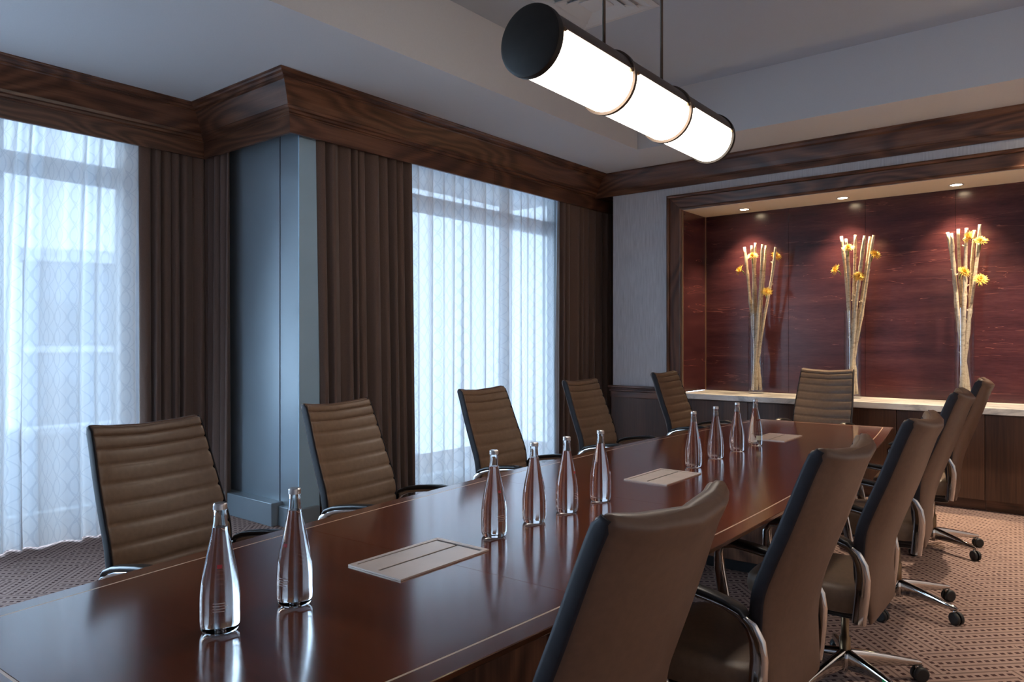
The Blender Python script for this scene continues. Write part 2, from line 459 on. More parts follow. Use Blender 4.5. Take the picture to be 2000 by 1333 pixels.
# wainscot left of the cabinets
ws = empty('trim_3', (0,0,0)); struct(ws, 'dark wood wainscot beside the curtain', 'wainscot')
MB().bbox(-4.335, RX0-.004, YW-.020, YW, .0, .775, .002).build('wainscot_panel', M['zebra'], ws)
MB().bbox(-4.340, RX0-.004, YW-.030, YW, .775, .840, .003).build('rail', M['walnut_x'], ws)
MB().bbox(-4.352, RX0-.004, YW-.040, YW, .842, .862, .004).build('rail_bead', M['walnut_x'], ws)
MB().bbox(-4.345, RX0-.004, YW-.034, YW, .864, .878, .004).build('rail_bead', M['walnut_x'], ws)
MB().bbox(-4.365, RX0-.004, YW-.052, YW, .880, .906, .006).build('rail_cap', M['walnut_x'], ws)

# valance: mitred moulding stepping round the pier
vl = empty('trim_4', (0,0,0)); struct(vl, 'deep walnut valance over the curtains stepping round the pier', 'valance')
VX0, VX1, VY = -5.562, -4.352, 2.869
PATH = [(VX0, YN), (VX0, VY), (VX1, VY), (VX1, 7.82)]
def vpt(i, p, z):
    x, y = PATH[i]
    return (x-p, y+p if i in (1, 2) else y, z)
def val_piece(prof, name, joints=None):
    for i in range(3):
        mt = M['walnut_x'] if i == 1 else M['walnut_y']
        if joints and i == 2:
            ys = [None] + joints + [None]
            for k in range(len(ys)-1):
                a = [vpt(2, *q) if ys[k] is None else (VX1-q[0], ys[k]+.0008, q[1]) for q in prof]
                bb = [vpt(3, *q) if ys[k+1] is None else (VX1-q[0], ys[k+1]-.0008, q[1]) for q in prof]
                fixn(MB().loft([a, bb], smooth=False).build(name, mt, vl))
        else:
            fixn(MB().loft([[vpt(i, *q) for q in prof], [vpt(i+1, *q) for q in prof]], smooth=False).build(name, mt, vl))
val_piece([(.26,ZC),(0,ZC),(0,3.266),(.010,3.262),(.018,3.252),(.036,3.246),(.050,3.236),(.26,3.236)], 'valance_cap')
val_piece([(.26,3.236),(.066,3.236),(.066,3.226),(.076,3.222),(.26,3.222)], 'valance_bead')
val_piece([(.26,3.222),(.078,3.222),(.112,3.176),(.142,3.132),(.166,3.088),(.26,3.088)], 'valance_board')
val_piece([(.26,3.088),(.172,3.088),(.176,3.068),(.192,3.062),(.194,3.046),(.206,3.040),(.206,3.030),(.26,3.030)], 'valance_moulding')
val_piece([(.245,3.030),(.213,3.030),(.221,2.905),(.245,2.905)], 'valance_fascia', [5.35])

# pier between the bays
pr_ = empty('wall_pier', (0,0,0)); struct(pr_, 'grey metal clad pier between the two window bays', 'pier')
MB().bbox(-6.2, -4.932, 3.240, 3.5, 0, ZC, .002).build('panel', M['pier'], pr_)
MB().bbox(-4.919, -4.690, 3.240, 3.345, 0, ZC, .002).build('panel', M['pier'], pr_)
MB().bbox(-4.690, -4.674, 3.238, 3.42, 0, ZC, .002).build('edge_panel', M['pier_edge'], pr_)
MB().box(-4.934, -4.916, 3.245, 3.5, 0, ZC).build('joint', M['dark'], pr_)
MB().box(-6.2, -4.70, 3.34, 4.05, 0, ZC).build('core', M['pier'], pr_)
MB().bbox(-6.15, -4.886, 3.140, 3.246, 0, .175, .004).build('plinth', M['pier'], pr_)
MB().bbox(-4.884, -4.640, 3.195, 3.40, 0, .150, .004).build('plinth', M['pier'], pr_)
MB().bbox(-4.66, -4.62, 3.41, 4.02, 0, .14, .004).build('baseboard', M['walnut_y'], pr_)

# window walls
wl = MB()
wl.box(-6.3, -6.12, YN, -1.9, 0, ZC); wl.box(-6.3, -6.12, -1.9, 2.62, 3.18, ZC); wl.box(-6.3, -6.12, -1.9, 2.62, 0, .06); wl.box(-6.3, -6.12, 2.62, 3.30, 0, ZC)
wl.box(-5.14, -4.98, 3.9, 4.45, 0, ZC); wl.box(-5.14, -4.98, 4.45, 6.98, 3.18, ZC); wl.box(-5.14, -4.98, 4.45, 6.98, 0, .06); wl.box(-5.14, -4.98, 6.98, 8.0, 0, ZC)
struct(wl.build('wall_left', M['paper']), 'wall pierced by the tall curtained windows', 'wall')
def window(n, x, y0, y1, mulls, label):
    r = empty('window_%d' % n, (0,0,0)); struct(r, label, 'window')
    f = MB(); f.box(x-.05, x+.03, y0, y0+.05, .06, 3.18); f.box(x-.05, x+.03, y1-.05, y1, .06, 3.18)
    f.box(x-.05, x+.03, y0+.05, y1-.05, 3.12, 3.18); f.box(x-.05, x+.03, y0+.05, y1-.05, .06, .12)
    f.build('window_frame', M['alu'], r)
    MB().bbox(x-.05, x+.03, y0+.05, y1-.05, 2.62, 2.775, .004).build('transom', M['alu'], r)
    ed = [y0+.05]
    for q in mulls:
        MB().bbox(x-.05, x+.03, q-.035, q+.035, .12, 2.62, .004).build('mullion', M['alu'], r)
        MB().bbox(x-.05, x+.03, q-.035, q+.035, 2.775, 3.12, .004).build('mullion', M['alu'], r)
        ed += [q-.035, q+.035]
    ed.append(y1-.05)
    for k in range(0, len(ed), 2):
        MB().box(x-.012, x-.006, ed[k], ed[k+1], .12, 2.62).build('pane', M['pane'], r)
        MB().box(x-.012, x-.006, ed[k], ed[k+1], 2.775, 3.12).build('pane', M['pane'], r)
window(1, -6.16, -1.9, 2.62, [-.75, .45, 1.745], 'tall window behind the sheer at the left edge')  # unseen stretch past the frame edge left without a sheer to brighten the room
window(2, -5.04, 4.45, 6.98, [], 'tall window behind the sheers left of the end wall')

# what stands outside the left window
def far_building(loc, rz, w_, d_, z0, z1, nx, nz, label):
    r = empty('office_building', loc, rz); tag(r, label, 'building')
    MB().box(0, w_, 0, d_, z0, z1).build('facade', M['ext'], r)
    MB().box(-.2, w_+.2, -.2, d_+.2, z1, z1+.5).build('parapet', M['ext_lite'], r)
    for a in range(nz):
        zz = z1-2.6-a*3.2
        MB().box(-.05, w_, -.25, 0, zz-1.0, zz-.75).build('floor_band', M['ext_lite'], r)
        for k in range(nx):
            MB().box(.8+k*w_/nx, .8+(k+.55)*w_/nx, -.06, .3, zz-.6, zz+1.0).build('window', M['ext_win'], r)
far_building((-33.0, 10.2, 0), radians(62), 12, 10, -24, 4.55, 5, 6, 'grey office block seen faintly through the sheer at the left')
rt_ = empty('roof_terrace', (0,0,0)); tag(rt_, 'pale roof terrace and parapet glimpsed through the left sheer', 'terrace')
MB().box(-9.2, -6.5, -8, 6.5, -.95, -.70).build('terrace_deck', M['ext_lite'], rt_)
MB().box(-9.2, -9.0, -8, 6.5, -.70, .38).build('parapet', M['ext'], rt_)
MB().box(-9.25, -8.95, -8, 6.5, .38, .45).build('coping', M['ext_lite'], rt_)
MB().box(-9.0, -8.96, -8, 6.5, -.60, -.44).build('rail', M['ext_lite'], rt_)
struct(MB().box(-160, -7.5, -120, 120, -25.4, -25).build('ground', M['ext']), 'dark street level far below the windows', 'ground')

# ------------------------------------------------------------------ curtains
def drape(name, path, z0, z1, amp, wl_, seed, mat, nz=14, thick=0, flare=.25, lean=(0,0), pleat=True, edges=None):
    rnd = random.Random(seed)
    P = [Vector((p[0], p[1], 0)) for p in path]
    seg = [(P[i+1]-P[i]).length for i in range(len(P)-1)]; tot = sum(seg)
    n = max(40, int(tot/wl_*(22 if thick else 12)))
    # irregular pleat phase
    ph = [0.0]; amps = []
    k1, k2, o1, o2 = rnd.uniform(1.1,1.9), rnd.uniform(2.2,3.4), rnd.uniform(0,6), rnd.uniform(0,6)
    mb = MB(); vs = []; uvs = []
    for i in range(n+1):
        s = tot*i/n; q = s; j = 0
        while j < len(seg)-1 and q > seg[j]: q -= seg[j]; j += 1
        d = (P[j+1]-P[j]).normalized(); nr = Vector((d.y, -d.x, 0)); base = P[j]+d*q
        if len(seg) > 1:      # soften the corner
            for jj in range(1, len(P)-1):
                pass
        phase = 2*pi*s/wl_ + 1.3*sin(2*pi*s/(wl_*5.3)*k1+o1) + .7*sin(2*pi*s/(wl_*2.7)+o2)
        for r_ in range(nz+1):
            tz = r_/nz; z = z1+(z0-z1)*tz
            a = amp*(1+flare*tz)*(.72+.28*sin(s*k2*3/wl_*.3+o2+tz*.8))
            phz = phase + .35*tz*sin(s*5+o1) 
            off = a*(1.9*abs(sin(phz/2))**.6-1.2) if thick else a*sin(phz) + .25*a*sin(2*phz+.8)
            side = .35*a*cos(phz)*tz
            p = base+nr*off+d*side
            wob = .006*tz*sin(s*9+o1)
            vs.append((p.x+wob+lean[0]*tz*tz, p.y+lean[1]*tz, z+.004*sin(phz)*tz))
            uvs.append((s*1.5, z))
    fs = []
    for i in range(n):
        for r_ in range(nz):
            a = i*(nz+1)+r_; fs.append((a, a+1, a+nz+2, a+nz+1))
    mb.add(vs, fs, True)
    me = bpy.data.meshes.new(name); me.from_pydata(vs, [], fs)
    ul = me.uv_layers.new(name='UVMap')
    for lp in me.loops: ul.data[lp.index].uv = uvs[lp.vertex_index]
    for p in me.polygons: p.use_smooth = True
    me.update(); me.materials.append(mat)
    o = bpy.data.objects.new(name, me); COL.objects.link(o)
    if thick:
        md = o.modifiers.new('cloth', 'SOLIDIFY'); md.thickness = thick; md.offset = 0
    return o
ZR = 3.19
def curtain(nm, label, group, **kw):
    o = drape(nm, **kw); tag(o, label, 'curtain', group)
    return o
G1, G2 = 'dark brown pleated drapes', 'white sheer curtains'
curtain('drape', 'dark brown pleated drape wrapping the inner corner left of the pier', G1, path=[(-5.86,2.60),(-5.86,3.165),(-5.50,3.165)], z0=.015, z1=ZR, amp=.050, wl_=.086, seed=3, mat=M['drape'], thick=.006)
curtain('drape', 'dark brown pleated drape between the pier and the right sheer', G1, path=[(-4.662,3.382),(-4.662,4.33)], z0=.015, z1=ZR, amp=.060, wl_=.100, seed=8, mat=M['drape'], thick=.006, lean=(0,.05))
curtain('drape', 'dark brown pleated drape in the corner by the papered end wall', G1, path=[(-4.645,6.52),(-4.645,7.75)], z0=.015, z1=ZR, amp=.060, wl_=.125, seed=5, mat=M['drape'], thick=.006, lean=(0,-.02))
curtain('sheer_curtain', 'patterned white sheer hanging at the left edge before the first window', G2, path=[(-5.93,1.25),(-5.93,2.63)], z0=.012, z1=ZR, amp=.042, wl_=.15, seed=11, mat=M['sheer'], lean=(.32,-.16), nz=26, flare=.5)
curtain('sheer_curtain', 'white sheer panel hanging beside the middle drape', G2, path=[(-4.79,4.25),(-4.79,5.86)], z0=.012, z1=ZR, amp=.036, wl_=.14, seed=21, mat=M['sheer'], nz=26, flare=.5)
curtain('sheer_curtain', 'narrower white sheer panel hanging beside the corner drape', G2, path=[(-4.885,5.80),(-4.885,6.78)], z0=.012, z1=ZR, amp=.036, wl_=.14, seed=27, mat=M['sheer'], nz=26, flare=.5)

# ------------------------------------------------------------------ ceiling air diffuser
dv = empty('ceiling_diffuser', (-2.80, 4.385, ZT)); tag(dv, 'square white air diffuser set in the tray ceiling', 'air vent')
def ring(mb, h, hi, z0, z1):
    o = [(-h,-h,z0),(h,-h,z0),(h,h,z0),(-h,h,z0)]; i = [(-hi,-hi,z1),(hi,-hi,z1),(hi,hi,z1),(-hi,hi,z1)]
    mb.add(o+i, [(k,(k+1)%4,4+(k+1)%4,4+k) for k in range(4)])
    return mb
def vent_ring(nm, h, hi, z0, z1):
    o = ring(MB(), h, hi, z0, z1).build(nm, M['vent'], dv); md = o.modifiers.new('t','SOLIDIFY'); md.thickness = .004
vent_ring('rim', .325, .285, -.004, -.012); vent_ring('louvre', .285, .215, -.012, .0-.002); vent_ring('louvre', .215, .150, -.022, -.006); vent_ring('louvre', .150, .09, -.024, -.008)
MB().bbox(-.09,.09,-.09,.09,-.020,-.012,.002).build('centre_plate', M['vent'], dv)

# ------------------------------------------------------------------ pendant
PX, PY, PZ, PR, PL, PA = -1.66, 2.150, 2.512, .1295, 1.682, radians(1.336)
pd = empty('tube_pendant', (PX, PY, PZ), PA)      # local +y runs along the tube
tag(pd, 'long bronze tube pendant with glowing opal sections over the table', 'pendant lamp')
EDGE = radians(14)     # diffuser reaches 14 degrees above the axis
def arc_shell(a0, a1, r0, r1, y0, y1, n=40):
    mb = MB(); loops = []
    for y in (y0, y1):
        o = [(r1*cos(a0+(a1-a0)*k/n), y, r1*sin(a0+(a1-a0)*k/n)) for k in range(n+1)]
        i = [(r0*cos(a1+(a0-a1)*k/n), y, r0*sin(a1+(a0-a1)*k/n)) for k in range(n+1)]
        loops.append(o+i)
    return mb.loft(loops, smooth=False)
def sm(o, a=30): fixn(o); return smoothby(o, a)
bands = [.02, PL/3+.0, 2*PL/3, PL-.02]
for k in range(3):
    sm(arc_shell(pi-EDGE, 2*pi+EDGE, PR-.012, PR-.004, bands[k]+.006, bands[k+1]-.006).build('opal_diffuser', M['diffuser'], pd))
sm(arc_shell(EDGE-.02, pi-EDGE+.02, PR-.010, PR-.001, .0, PL).build('top_cover', M['bronze'], pd))
for k in (1, 2):
    bd = sm(arc_shell(0, 2*pi, PR-.012, PR+.009, bands[k]-.009, bands[k]+.009, 64).build('band', M['bronze'], pd))
    for e in (-1, 1):
        a = EDGE-.10
        s_ = MB().tube([((PR-.004)*cos(a), bands[k]+e*.026, (PR-.004)*sin(a)), ((PR+.010)*cos(a), bands[k]+e*.026, (PR+.010)*sin(a))], .0085, 12).build('screw', M['bronze_hi'], bd)
def disc_cap(y0, y1):
    prof = [(0.001, y0), (PR-.006, y0), (PR+.004, y0+(y1-y0)*.15), (PR+.006, y0+(y1-y0)*.5), (PR+.006, y1)]
    mb = MB(); n = 64
    mb.loft([[(r*cos(2*pi*j/n), y, r*sin(2*pi*j/n)) for j in range(n)] for r, y in prof])
    return mb
for (a_, b_) in ((-.012, .020), (PL+.012, PL-.020)):
    ec = sm(disc_cap(a_, b_).build('end_cap', M['endcap'], pd), 35)
    a = EDGE-.10
    yy = b_ + (.010 if b_ < 1 else -.010)
    MB().tube([((PR-.004)*cos(a), yy, (PR-.004)*sin(a)), ((PR+.010)*cos(a), yy, (PR+.010)*sin(a))], .0085, 12).build('screw', M['bronze_hi'], ec)
for s in (.53, 1.075):
    MB().tube([(0, s, PR-.004), (0, s, ZT-PZ)], .0075, 10).build('hanging_rod', M['bronze'], pd)
    MB().lathe([(.001,.0),(.05,.0),(.05,-.012),(.045,-.02),(.001,-.02)], 24, (0, s, ZT-PZ)).build('ceiling_canopy', M['bronze'], pd)

# ------------------------------------------------------------------ credenza
XS = [-3.477, -2.768, -2.098, -1.440, -.785, -.12, .62]
for i in range(6):
    x0, x1 = XS[i], XS[i+1]
    c_ = empty('base_cabinet', ((x0+x1)/2, YW, 0))
    w2 = (x1-x0)/2
    where = ['beside the wainscot, leftmost of the credenza', 'second from the wainscot, left of the end chair', 'directly behind the end chair', 'right of the end chair, fourth from the wainscot',
             'behind the farthest chairs of the right row', 'at the right edge of the credenza'][i]
    tag(c_, 'walnut veneer cabinet ' + where, 'cabinet', 'credenza cabinets')
    MB().box(-w2+.001, w2-.001, .002, .54, .10, CT-.062).build('body', M['zebra'], c_)
    MB().bbox(-w2+.0025, w2-.0025, -.019, 0, .095, CT-.066, .0015).build('door', M['zebra'], c_)
    MB().box(-w2+.001, w2-.001, .055, .075, .0, .10).build('toe_kick', M['walnut_x'], c_)
top = MB().bbox(RX0+.002, RX1-.002, YW-.075, YB-.004, CT-.055, CT, .004).build('countertop', M['stone'])
tag(top, 'grey veined stone countertop along the burgundy recess', 'countertop')

# recess downlights
LX = [(-2.944, 'above the left vase'), (-1.978, 'above the middle vase'), (-1.038, 'above the right vase')]
def downlight(x, y, z, label, power, size, blend, aim=None, group='recess downlights', rs=.044, col=(1.0,.76,.48)):
    d_ = empty('downlight', (x, y, z)); tag(d_, label, 'downlight', group)
    MB().lathe([(rs+.016,-.003),(rs+.014,-.006),(rs+.002,-.006),(rs,-.002),(rs-.003,.02)], 32).build('trim_ring', M['vent'], d_)
    MB().lathe([(.0005,-.004),(rs-.004,-.004),(rs-.001,-.001)], 32).build('lens', M['lampglow'], d_)
    ld = bpy.data.lights.new('lamp', 'SPOT'); ld.energy = power; ld.color = col
    ld.spot_size = radians(size); ld.spot_blend = blend; ld.shadow_soft_size = .03
    lo = bpy.data.objects.new('lamp_beam', ld); COL.objects.link(lo); lo.parent = d_; lo.location = (0,0,-.020)
    if aim: lo.rotation_euler = aim
    return d_
for x, t_ in LX:
    downlight(x, 7.46, ZS, 'small glowing recessed downlight ' + t_, 170, 96, 1.0)
# unseen soffit downlights, added for overall brightness and warm light on the carpet
for k, (x, y) in enumerate([(.75, 1.1), (.75, 3.3), (.75, 5.5), (-.25, 6.75)]):
    downlight(x, y, ZC, ['added unseen soffit downlight nearest the camera', 'second added unseen soffit downlight from the camera', 'third added unseen soffit downlight from the camera', 'added unseen soffit downlight by the credenza end'][k], (260, 260, 300, 420)[k], 100, .8, aim=(0, radians(-14) if k < 3 else 0, 0), group='added soffit downlights', rs=.05, col=(1.0,.82,.62))

# ------------------------------------------------------------------ vases, branches, flowers
VS = [(-2.820, 7.46), (-1.885, 7.44), (-.975, 7.44)]
VN = ['left', 'middle', 'right']
def vase(x, y, label, r=.077, h=.83):
    o = MB().lathe([(.001,.0),(r-.004,.0),(r,.004),(r,h-.002),(r-.002,h),(r-.005,h-.002),(r-.005,.022),(.001,.020)], 48).build('glass_vase', M['vaseglass'])
    o.location = (x, y, CT+.001); fixn(o); smoothby(o, 30)
    tag(o, label, 'vase', 'tall glass cylinder vases')
for i, (x, y) in enumerate(VS):
    vase(x, y, 'tall clear glass cylinder vase, %s one on the stone counter' % VN[i])
BR = [
 [(-2.955,2.383,-2.80),( -2.860,2.385,-2.83),(-2.832,2.414,-2.85),(-2.741,2.385,-2.80),(-2.725,2.38,-2.81),(-2.616,2.352,-2.835)],
 [(-1.993,2.406,-1.87),(-1.938,2.372,-1.915),(-1.862,2.406,-1.885),(-1.770,2.385,-1.90),(-1.736,2.380,-1.87),(-1.698,2.387,-1.93)],
 [(-1.106,2.362,-.955),(-1.067,2.345,-.945),(-1.021,2.380,-.97),(-.953,2.378,-1.015),(-.900,2.362,-.975),(-.858,2.402,-.985)]]
ordinal = ['leftmost', 'second', 'third', 'fourth', 'fifth', 'rightmost']
def branch(seed, b0, t0, r, label, group):
    rnd = random.Random(seed); n = 26; pts = []; rad = []
    wob = [rnd.uniform(-.006,.006) for _ in range(6)]
    for k in range(n+1):
        t_ = k/n
        p = Vector(b0).lerp(Vector(t0), t_)
        p.x += sum(wob[j]*sin(pi*(j+1)*t_) for j in range(3)); p.y += sum(wob[j+3]*sin(pi*(j+1)*t_) for j in range(3))
        pts.append(p); rr = r*(1.0-.18*t_)
        if rnd.random() < .22 and 1 < k < n: rr *= 1.32
        rad.append(rr)
    org = Vector(b0)
    o = MB().tube([p-org for p in pts], rad, 9).build('branch', M['bark']); o.location = org
    for _ in range(3):      # knots and cut twigs
        k = rnd.randrange(7, n-2); a = rnd.uniform(0, 2*pi); q = pts[k]-org; e = q+Vector((cos(a)*r*1.9, sin(a)*r*.9, r*1.5))
        MB().tube([q, q.lerp(e, .6), e], [r*.5, r*.42, r*.3], 7).build('twig_stub', M['bark'], o)
    tag(o, label, 'branch', group); return o
for i, (vx, vy) in enumerate(VS):
    for k, (tx, tz, bx) in enumerate(BR[i]):
        dxt = tx-vx; xr = max(-.050, min(.050, dxt*.42))       # where it leans on the rim
        off = max(-.036, min(.036, (xr-.54*dxt)/.46))
        yy = [.030,-.024,.010,-.036,.020,-.008][k]
        branch(100+i*10+k, (vx+off, vy+yy, CT+.036), (tx, vy+yy, tz), [.0165,.0150,.0155][k % 3],
               'pale bare branch standing %s in the %s vase' % (ordinal[k] if k in (0,5) else ordinal[k]+' from the left', VN[i]), 'bare branches in the vases')
FL = [[(-2.959,2.132),(-2.835,2.262),(-2.640,2.262),(-2.690,1.893)],
      [(-2.012,2.074),(-1.907,2.270),(-1.681,2.195),(-1.817,2.000)],
      [(-.925,2.290),(-.848,2.247),(-.975,1.993),(-.848,1.920)]]
FLN = [['low on the outer left branch','highest, on the inner branches','behind the rightmost branch','lowest, right side'],
       ['at the far left','highest, near the top','at the far right','lowest, in the middle'],
       ['highest, in front of the branch tops','at the upper right','between the branches at mid height','lowest, at the right']]
def flower(seed, loc, label, axis):
    rnd = random.Random(seed)
    r = empty('flower', loc); tag(r, label, 'flower', 'yellow spiky flowers in the vases')
    ax = Vector(axis).normalized(); t1 = ax.cross(Vector((.3,.9,.2))).normalized(); t2 = ax.cross(t1)
    pm = MB()
    for layer, (n, el, ln) in enumerate(((24, .10, .066), (22, .45, .060), (18, .85, .052), (9, 1.2, .044))):
        for k in range(n):
            a = 2*pi*(k+rnd.random()*.5)/n; e = el+rnd.uniform(-.12,.12)
            d = (t1*cos(a)+t2*sin(a))*cos(e)+ax*sin(e); q = d*ln*rnd.uniform(.85,1.1)
            sd = ax.cross(d).normalized()*.0050; mid = q*.55+ax*.006
            up = d.cross(sd).normalized()*.0015
            pm.add([d*.006, mid+sd, mid-sd, q, mid+up], [(0,1,4),(0,4,2),(1,3,4),(4,3,2),(0,2,1),(1,2,3)])
    pm.build('petals', M['petal'], r)
    MB().lathe([(.001,-.014),(.010,-.008),(.012,.0),(.008,.010),(.001,.014)], 12).build('flower_core', M['bloom'], r)
    MB().tube([(0,0,0), tuple(-ax*.03), tuple(-ax*.045+Vector((0,0,-.03)))], [.007,.005,.004], 8).build('stalk', M['stalk'], r)
for i in range(3):
    for k, (fx, fz) in enumerate(FL[i]):
        axis = [(-.8,-.5,.45),(.1,-.6,.9),(.7,-.4,.6),(.3,-.8,.6)][k]
        yo = -.062 if not (k == 2 and i == 0) else .055
        flower(300+i*9+k, (fx, VS[i][1]+yo, fz), 'yellow spiky flower in the %s vase, %s' % (VN[i], FLN[i][k]), axis)

# ------------------------------------------------------------------ table
TH = .740
TA = atan2(.0395, 1.0)
tb = empty('conference_table', (-1.689, 3.30, 0), TA)     # local +y along the table
tag(tb, 'long boat shaped mahogany conference table with pale inlay line', 'table')
HL = 2.80
def hw(y): return .628 - .0212*y*y
ys_seams = [-2.80, -1.735, -.625, .625, 1.735, 2.80]
for a, b2 in zip(ys_seams[:-1], ys_seams[1:]):
    n = 10; top_l = []; 
    ysn = [a+.0006+(b2-a-.0012)*k/n for k in range(n+1)]
    outl = [(-hw(y), y) for y in ysn] + [(hw(y), y) for y in reversed(ysn)]
    MB().loft([[(x, y, TH-.030) for x, y in outl], [(x, y, TH) for x, y in outl]], smooth=False).build('top_section', M['table'], tb)
# inlay line and border ring
def outline(off):
    P = []; n = 48; H2 = HL+off
    for k in range(n+1):
        y = -H2+2*H2*k/n; P.append((-hw(min(max(y,-HL),HL))-off, y))
    for k in range(n+1):
        y = H2-2*H2*k/n; P.append((hw(min(max(y,-HL),HL))+off, y))
    return P
def ring_solid(o0, o1, prof_out, name, mat):
    A, B = outline(o0), outline(o1); n = len(A); mb = MB()
    loops = []
    # inner bottom, inner top, outer top, then outer profile down
    rows = [[(x,y,TH-.03) for x,y in A], [(x,y,TH) for x,y in A], [(x,y,TH) for x,y in B]]
    for off, z in prof_out: rows.append([(x,y,TH+z) for x,y in outline(o1+off)])
    vs = [p for r_ in rows for p in r_]; fs = []
    m_ = len(rows)
    for i in range(m_):
        k = (i+1) % m_
        for j in range(n):
            l = (j+1) % n
            fs.append((i*n+j, i*n+l, k*n+l, k*n+j))
    mb.add(vs, fs, False); return fixn(mb.build(name, mat, tb))
ring_solid(0.0008, .0068, [(0,-.03)], 'inlay_line', M['inlay'])
ring_solid(.0070, .064, [(.002,-.002),(.002,-.013),(-.004,-.018),(-.030,-.030)], 'border', M['table_edge'])
MB().loft([[(x,y,TH-.052) for x,y in outline(-.16)], [(x,y,TH-.030) for x,y in outline(-.10)]], smooth=False).build('sub_top', M['table_edge'], tb)
for yc_ in (-1.55, 1.55):
    MB().bbox(-.25, .25, yc_-.55, yc_+.55, .07, TH-.05, .006).build('pedestal', M['walnut_z'], tb)
    MB().bbox(-.22, .22, yc_-.52, yc_+.52, .0, .07, .004).build('pedestal_plinth', M['black'], tb)
# cable hatches let into the top
HT = [(-1.620, 1.555, 'nearest the camera'), (-1.675, 3.225, 'in the middle of the table'), (-1.757, 5.03, 'at the far end of the table')]
for x, y, t_ in HT:
    h = empty('cable_hatch', (x, y, TH), TA*.35); tag(h, 'brushed metal cable hatch ' + t_, 'cable hatch', 'table cable hatches')
    f = MB(); X2, Y2 = .1115, .188
    f.box(-X2, -X2+.016, -Y2, Y2, .0003, .005); f.box(X2-.012, X2, -Y2, Y2, .0003, .005)
    f.box(-X2+.016, X2-.012, -Y2, -Y2+.018, .0003, .005); f.box(-X2+.016, X2-.012, Y2-.018, Y2, .0003, .005)
    f.build('hatch_frame', M['steel'], h)
    MB().box(-X2+.014, X2-.010, -Y2+.016, Y2-.016, .0003, .0012).build('slot', M['dark'], h)
    MB().bbox(-X2+.022, -.004, -Y2+.0185, Y2-.030, .0012, .0046, .0006).build('flap', M['steel'], h)
    MB().bbox(.005, X2-.0125, -Y2+.0185, Y2-.030, .0012, .0046, .0006).build('flap', M['steel'], h)

# ------------------------------------------------------------------ bottles
BPROF = [(.0005,.003),(.020,.0015),(.033,.0),(.0395,.004),(.0425,.012),(.0435,.03),(.0435,.062),(.0430,.085),(.0405,.112),(.0360,.140),(.0300,.170),(.0240,.198),(.0185,.224),(.0152,.245),(.0140,.262),(.0138,.272),(.0150,.2735),(.0150,.277),(.0138,.278)]
def bottle_master():
    r = empty('water_bottle')
    wz = .236
    inn = [(max(.0005, q-.0026), z) for q, z in BPROF[3:-3] if z > wz+.004]
    prof = BPROF + [(.0112,.278), (.0112,.262)] + [(x, z) for x, z in reversed(inn) if z < .26] + [(.0140, wz), (.0005, wz)]
    g = MB().lathe(prof, 48).build('filled_glass', M['glass'], r); fixn(g); smoothby(g, 50)
    c_ = MB().lathe([(.0005,.2905),(.0125,.2905),(.0150,.2885),(.0156,.286),(.0152,.283),(.0156,.280),(.0156,.2765),(.0146,.2765),(.0146,.284),(.0005,.284)], 32).build('cap', M['cap'], r); fixn(c_); smoothby(c_, 35)
    def patch(a0, a1, z0, z1, mat, nm, n=8):
        mb = MB(); loops = []
        def rad(z):
            for (r0, q0), (r1, q1) in zip(BPROF[2:], BPROF[3:]):
                if q0 <= z <= q1: return r0+(r1-r0)*(z-q0)/(q1-q0)
            return .0435
        o = []
        for z in (z0, z1):
            o.append([((rad(z)+.0004)*cos(a0+(a1-a0)*k/n), (rad(z)+.0004)*sin(a0+(a1-a0)*k/n), z) for k in range(n+1)])
        mb.loft(o, cap=False, closed=False)
        ob = mb.build(nm, mat, r); return ob
    patch(radians(-60), radians(-42), .150, .158, M['red'], 'red_mark')
    for k, (z, a) in enumerate(((.074,62),(.068,70),(.062,66),(.056,54))):
        patch(radians(-70), radians(-70+a*.6), z, z+.0016, M['print'], 'fine_print')
    return r
BM = bottle_master()
BP = [(430,1232),(576,1180),(965,1047),(1043,1020),(1107,1000),(1173,978),(1355,912),(1398,895),(1440,881),(1475,870)]
BLOC = [(-1.571,.878),(-1.585,1.085),(-1.615,1.890),(-1.625,2.127),(-1.625,2.334),(-1.631,2.587),(-1.690,3.591),(-1.719,3.937),(-1.731,4.275),(-1.736,4.578)]
BLAB = ['nearest the camera, left of the near pair', 'second from the camera, right of the near pair',
        'beside the near cable hatch, first of the middle four', 'second of the middle four', 'third of the middle four', 'last of the middle four, before the middle hatch',
        'just beyond the middle hatch, first of the far four', 'second of the far four', 'third of the far four', 'farthest, beside the far cable hatch']
for i, (x, y) in enumerate(BLOC):
    o = BM if i == 0 else copy_tree(BM)
    o.location = (x, y, TH+.0006); o.rotation_euler = (0,0,radians([20,-25,35,80,60,100,50,75,120,150][i]))
    tag(o, 'clear glass water bottle, ' + BLAB[i], 'bottle', 'water bottles along the table')

# cream paper label on the farthest bottle
far_b = [o for o in bpy.data.objects if o.get('label', '').endswith('beside the far cable hatch') and o.get('category') == 'bottle'][0]
a0 = radians(-62) - far_b.rotation_euler.z
lp = [[(.0441*cos(a0+radians(46)*k/8), .0441*sin(a0+radians(46)*k/8), z) for k in range(9)] for z in (.036, .064)]
lo_ = MB().loft(lp, cap=False, closed=False).build('paper_label', M['cream_label'], far_b); lo_['label'] = 'cream paper label'
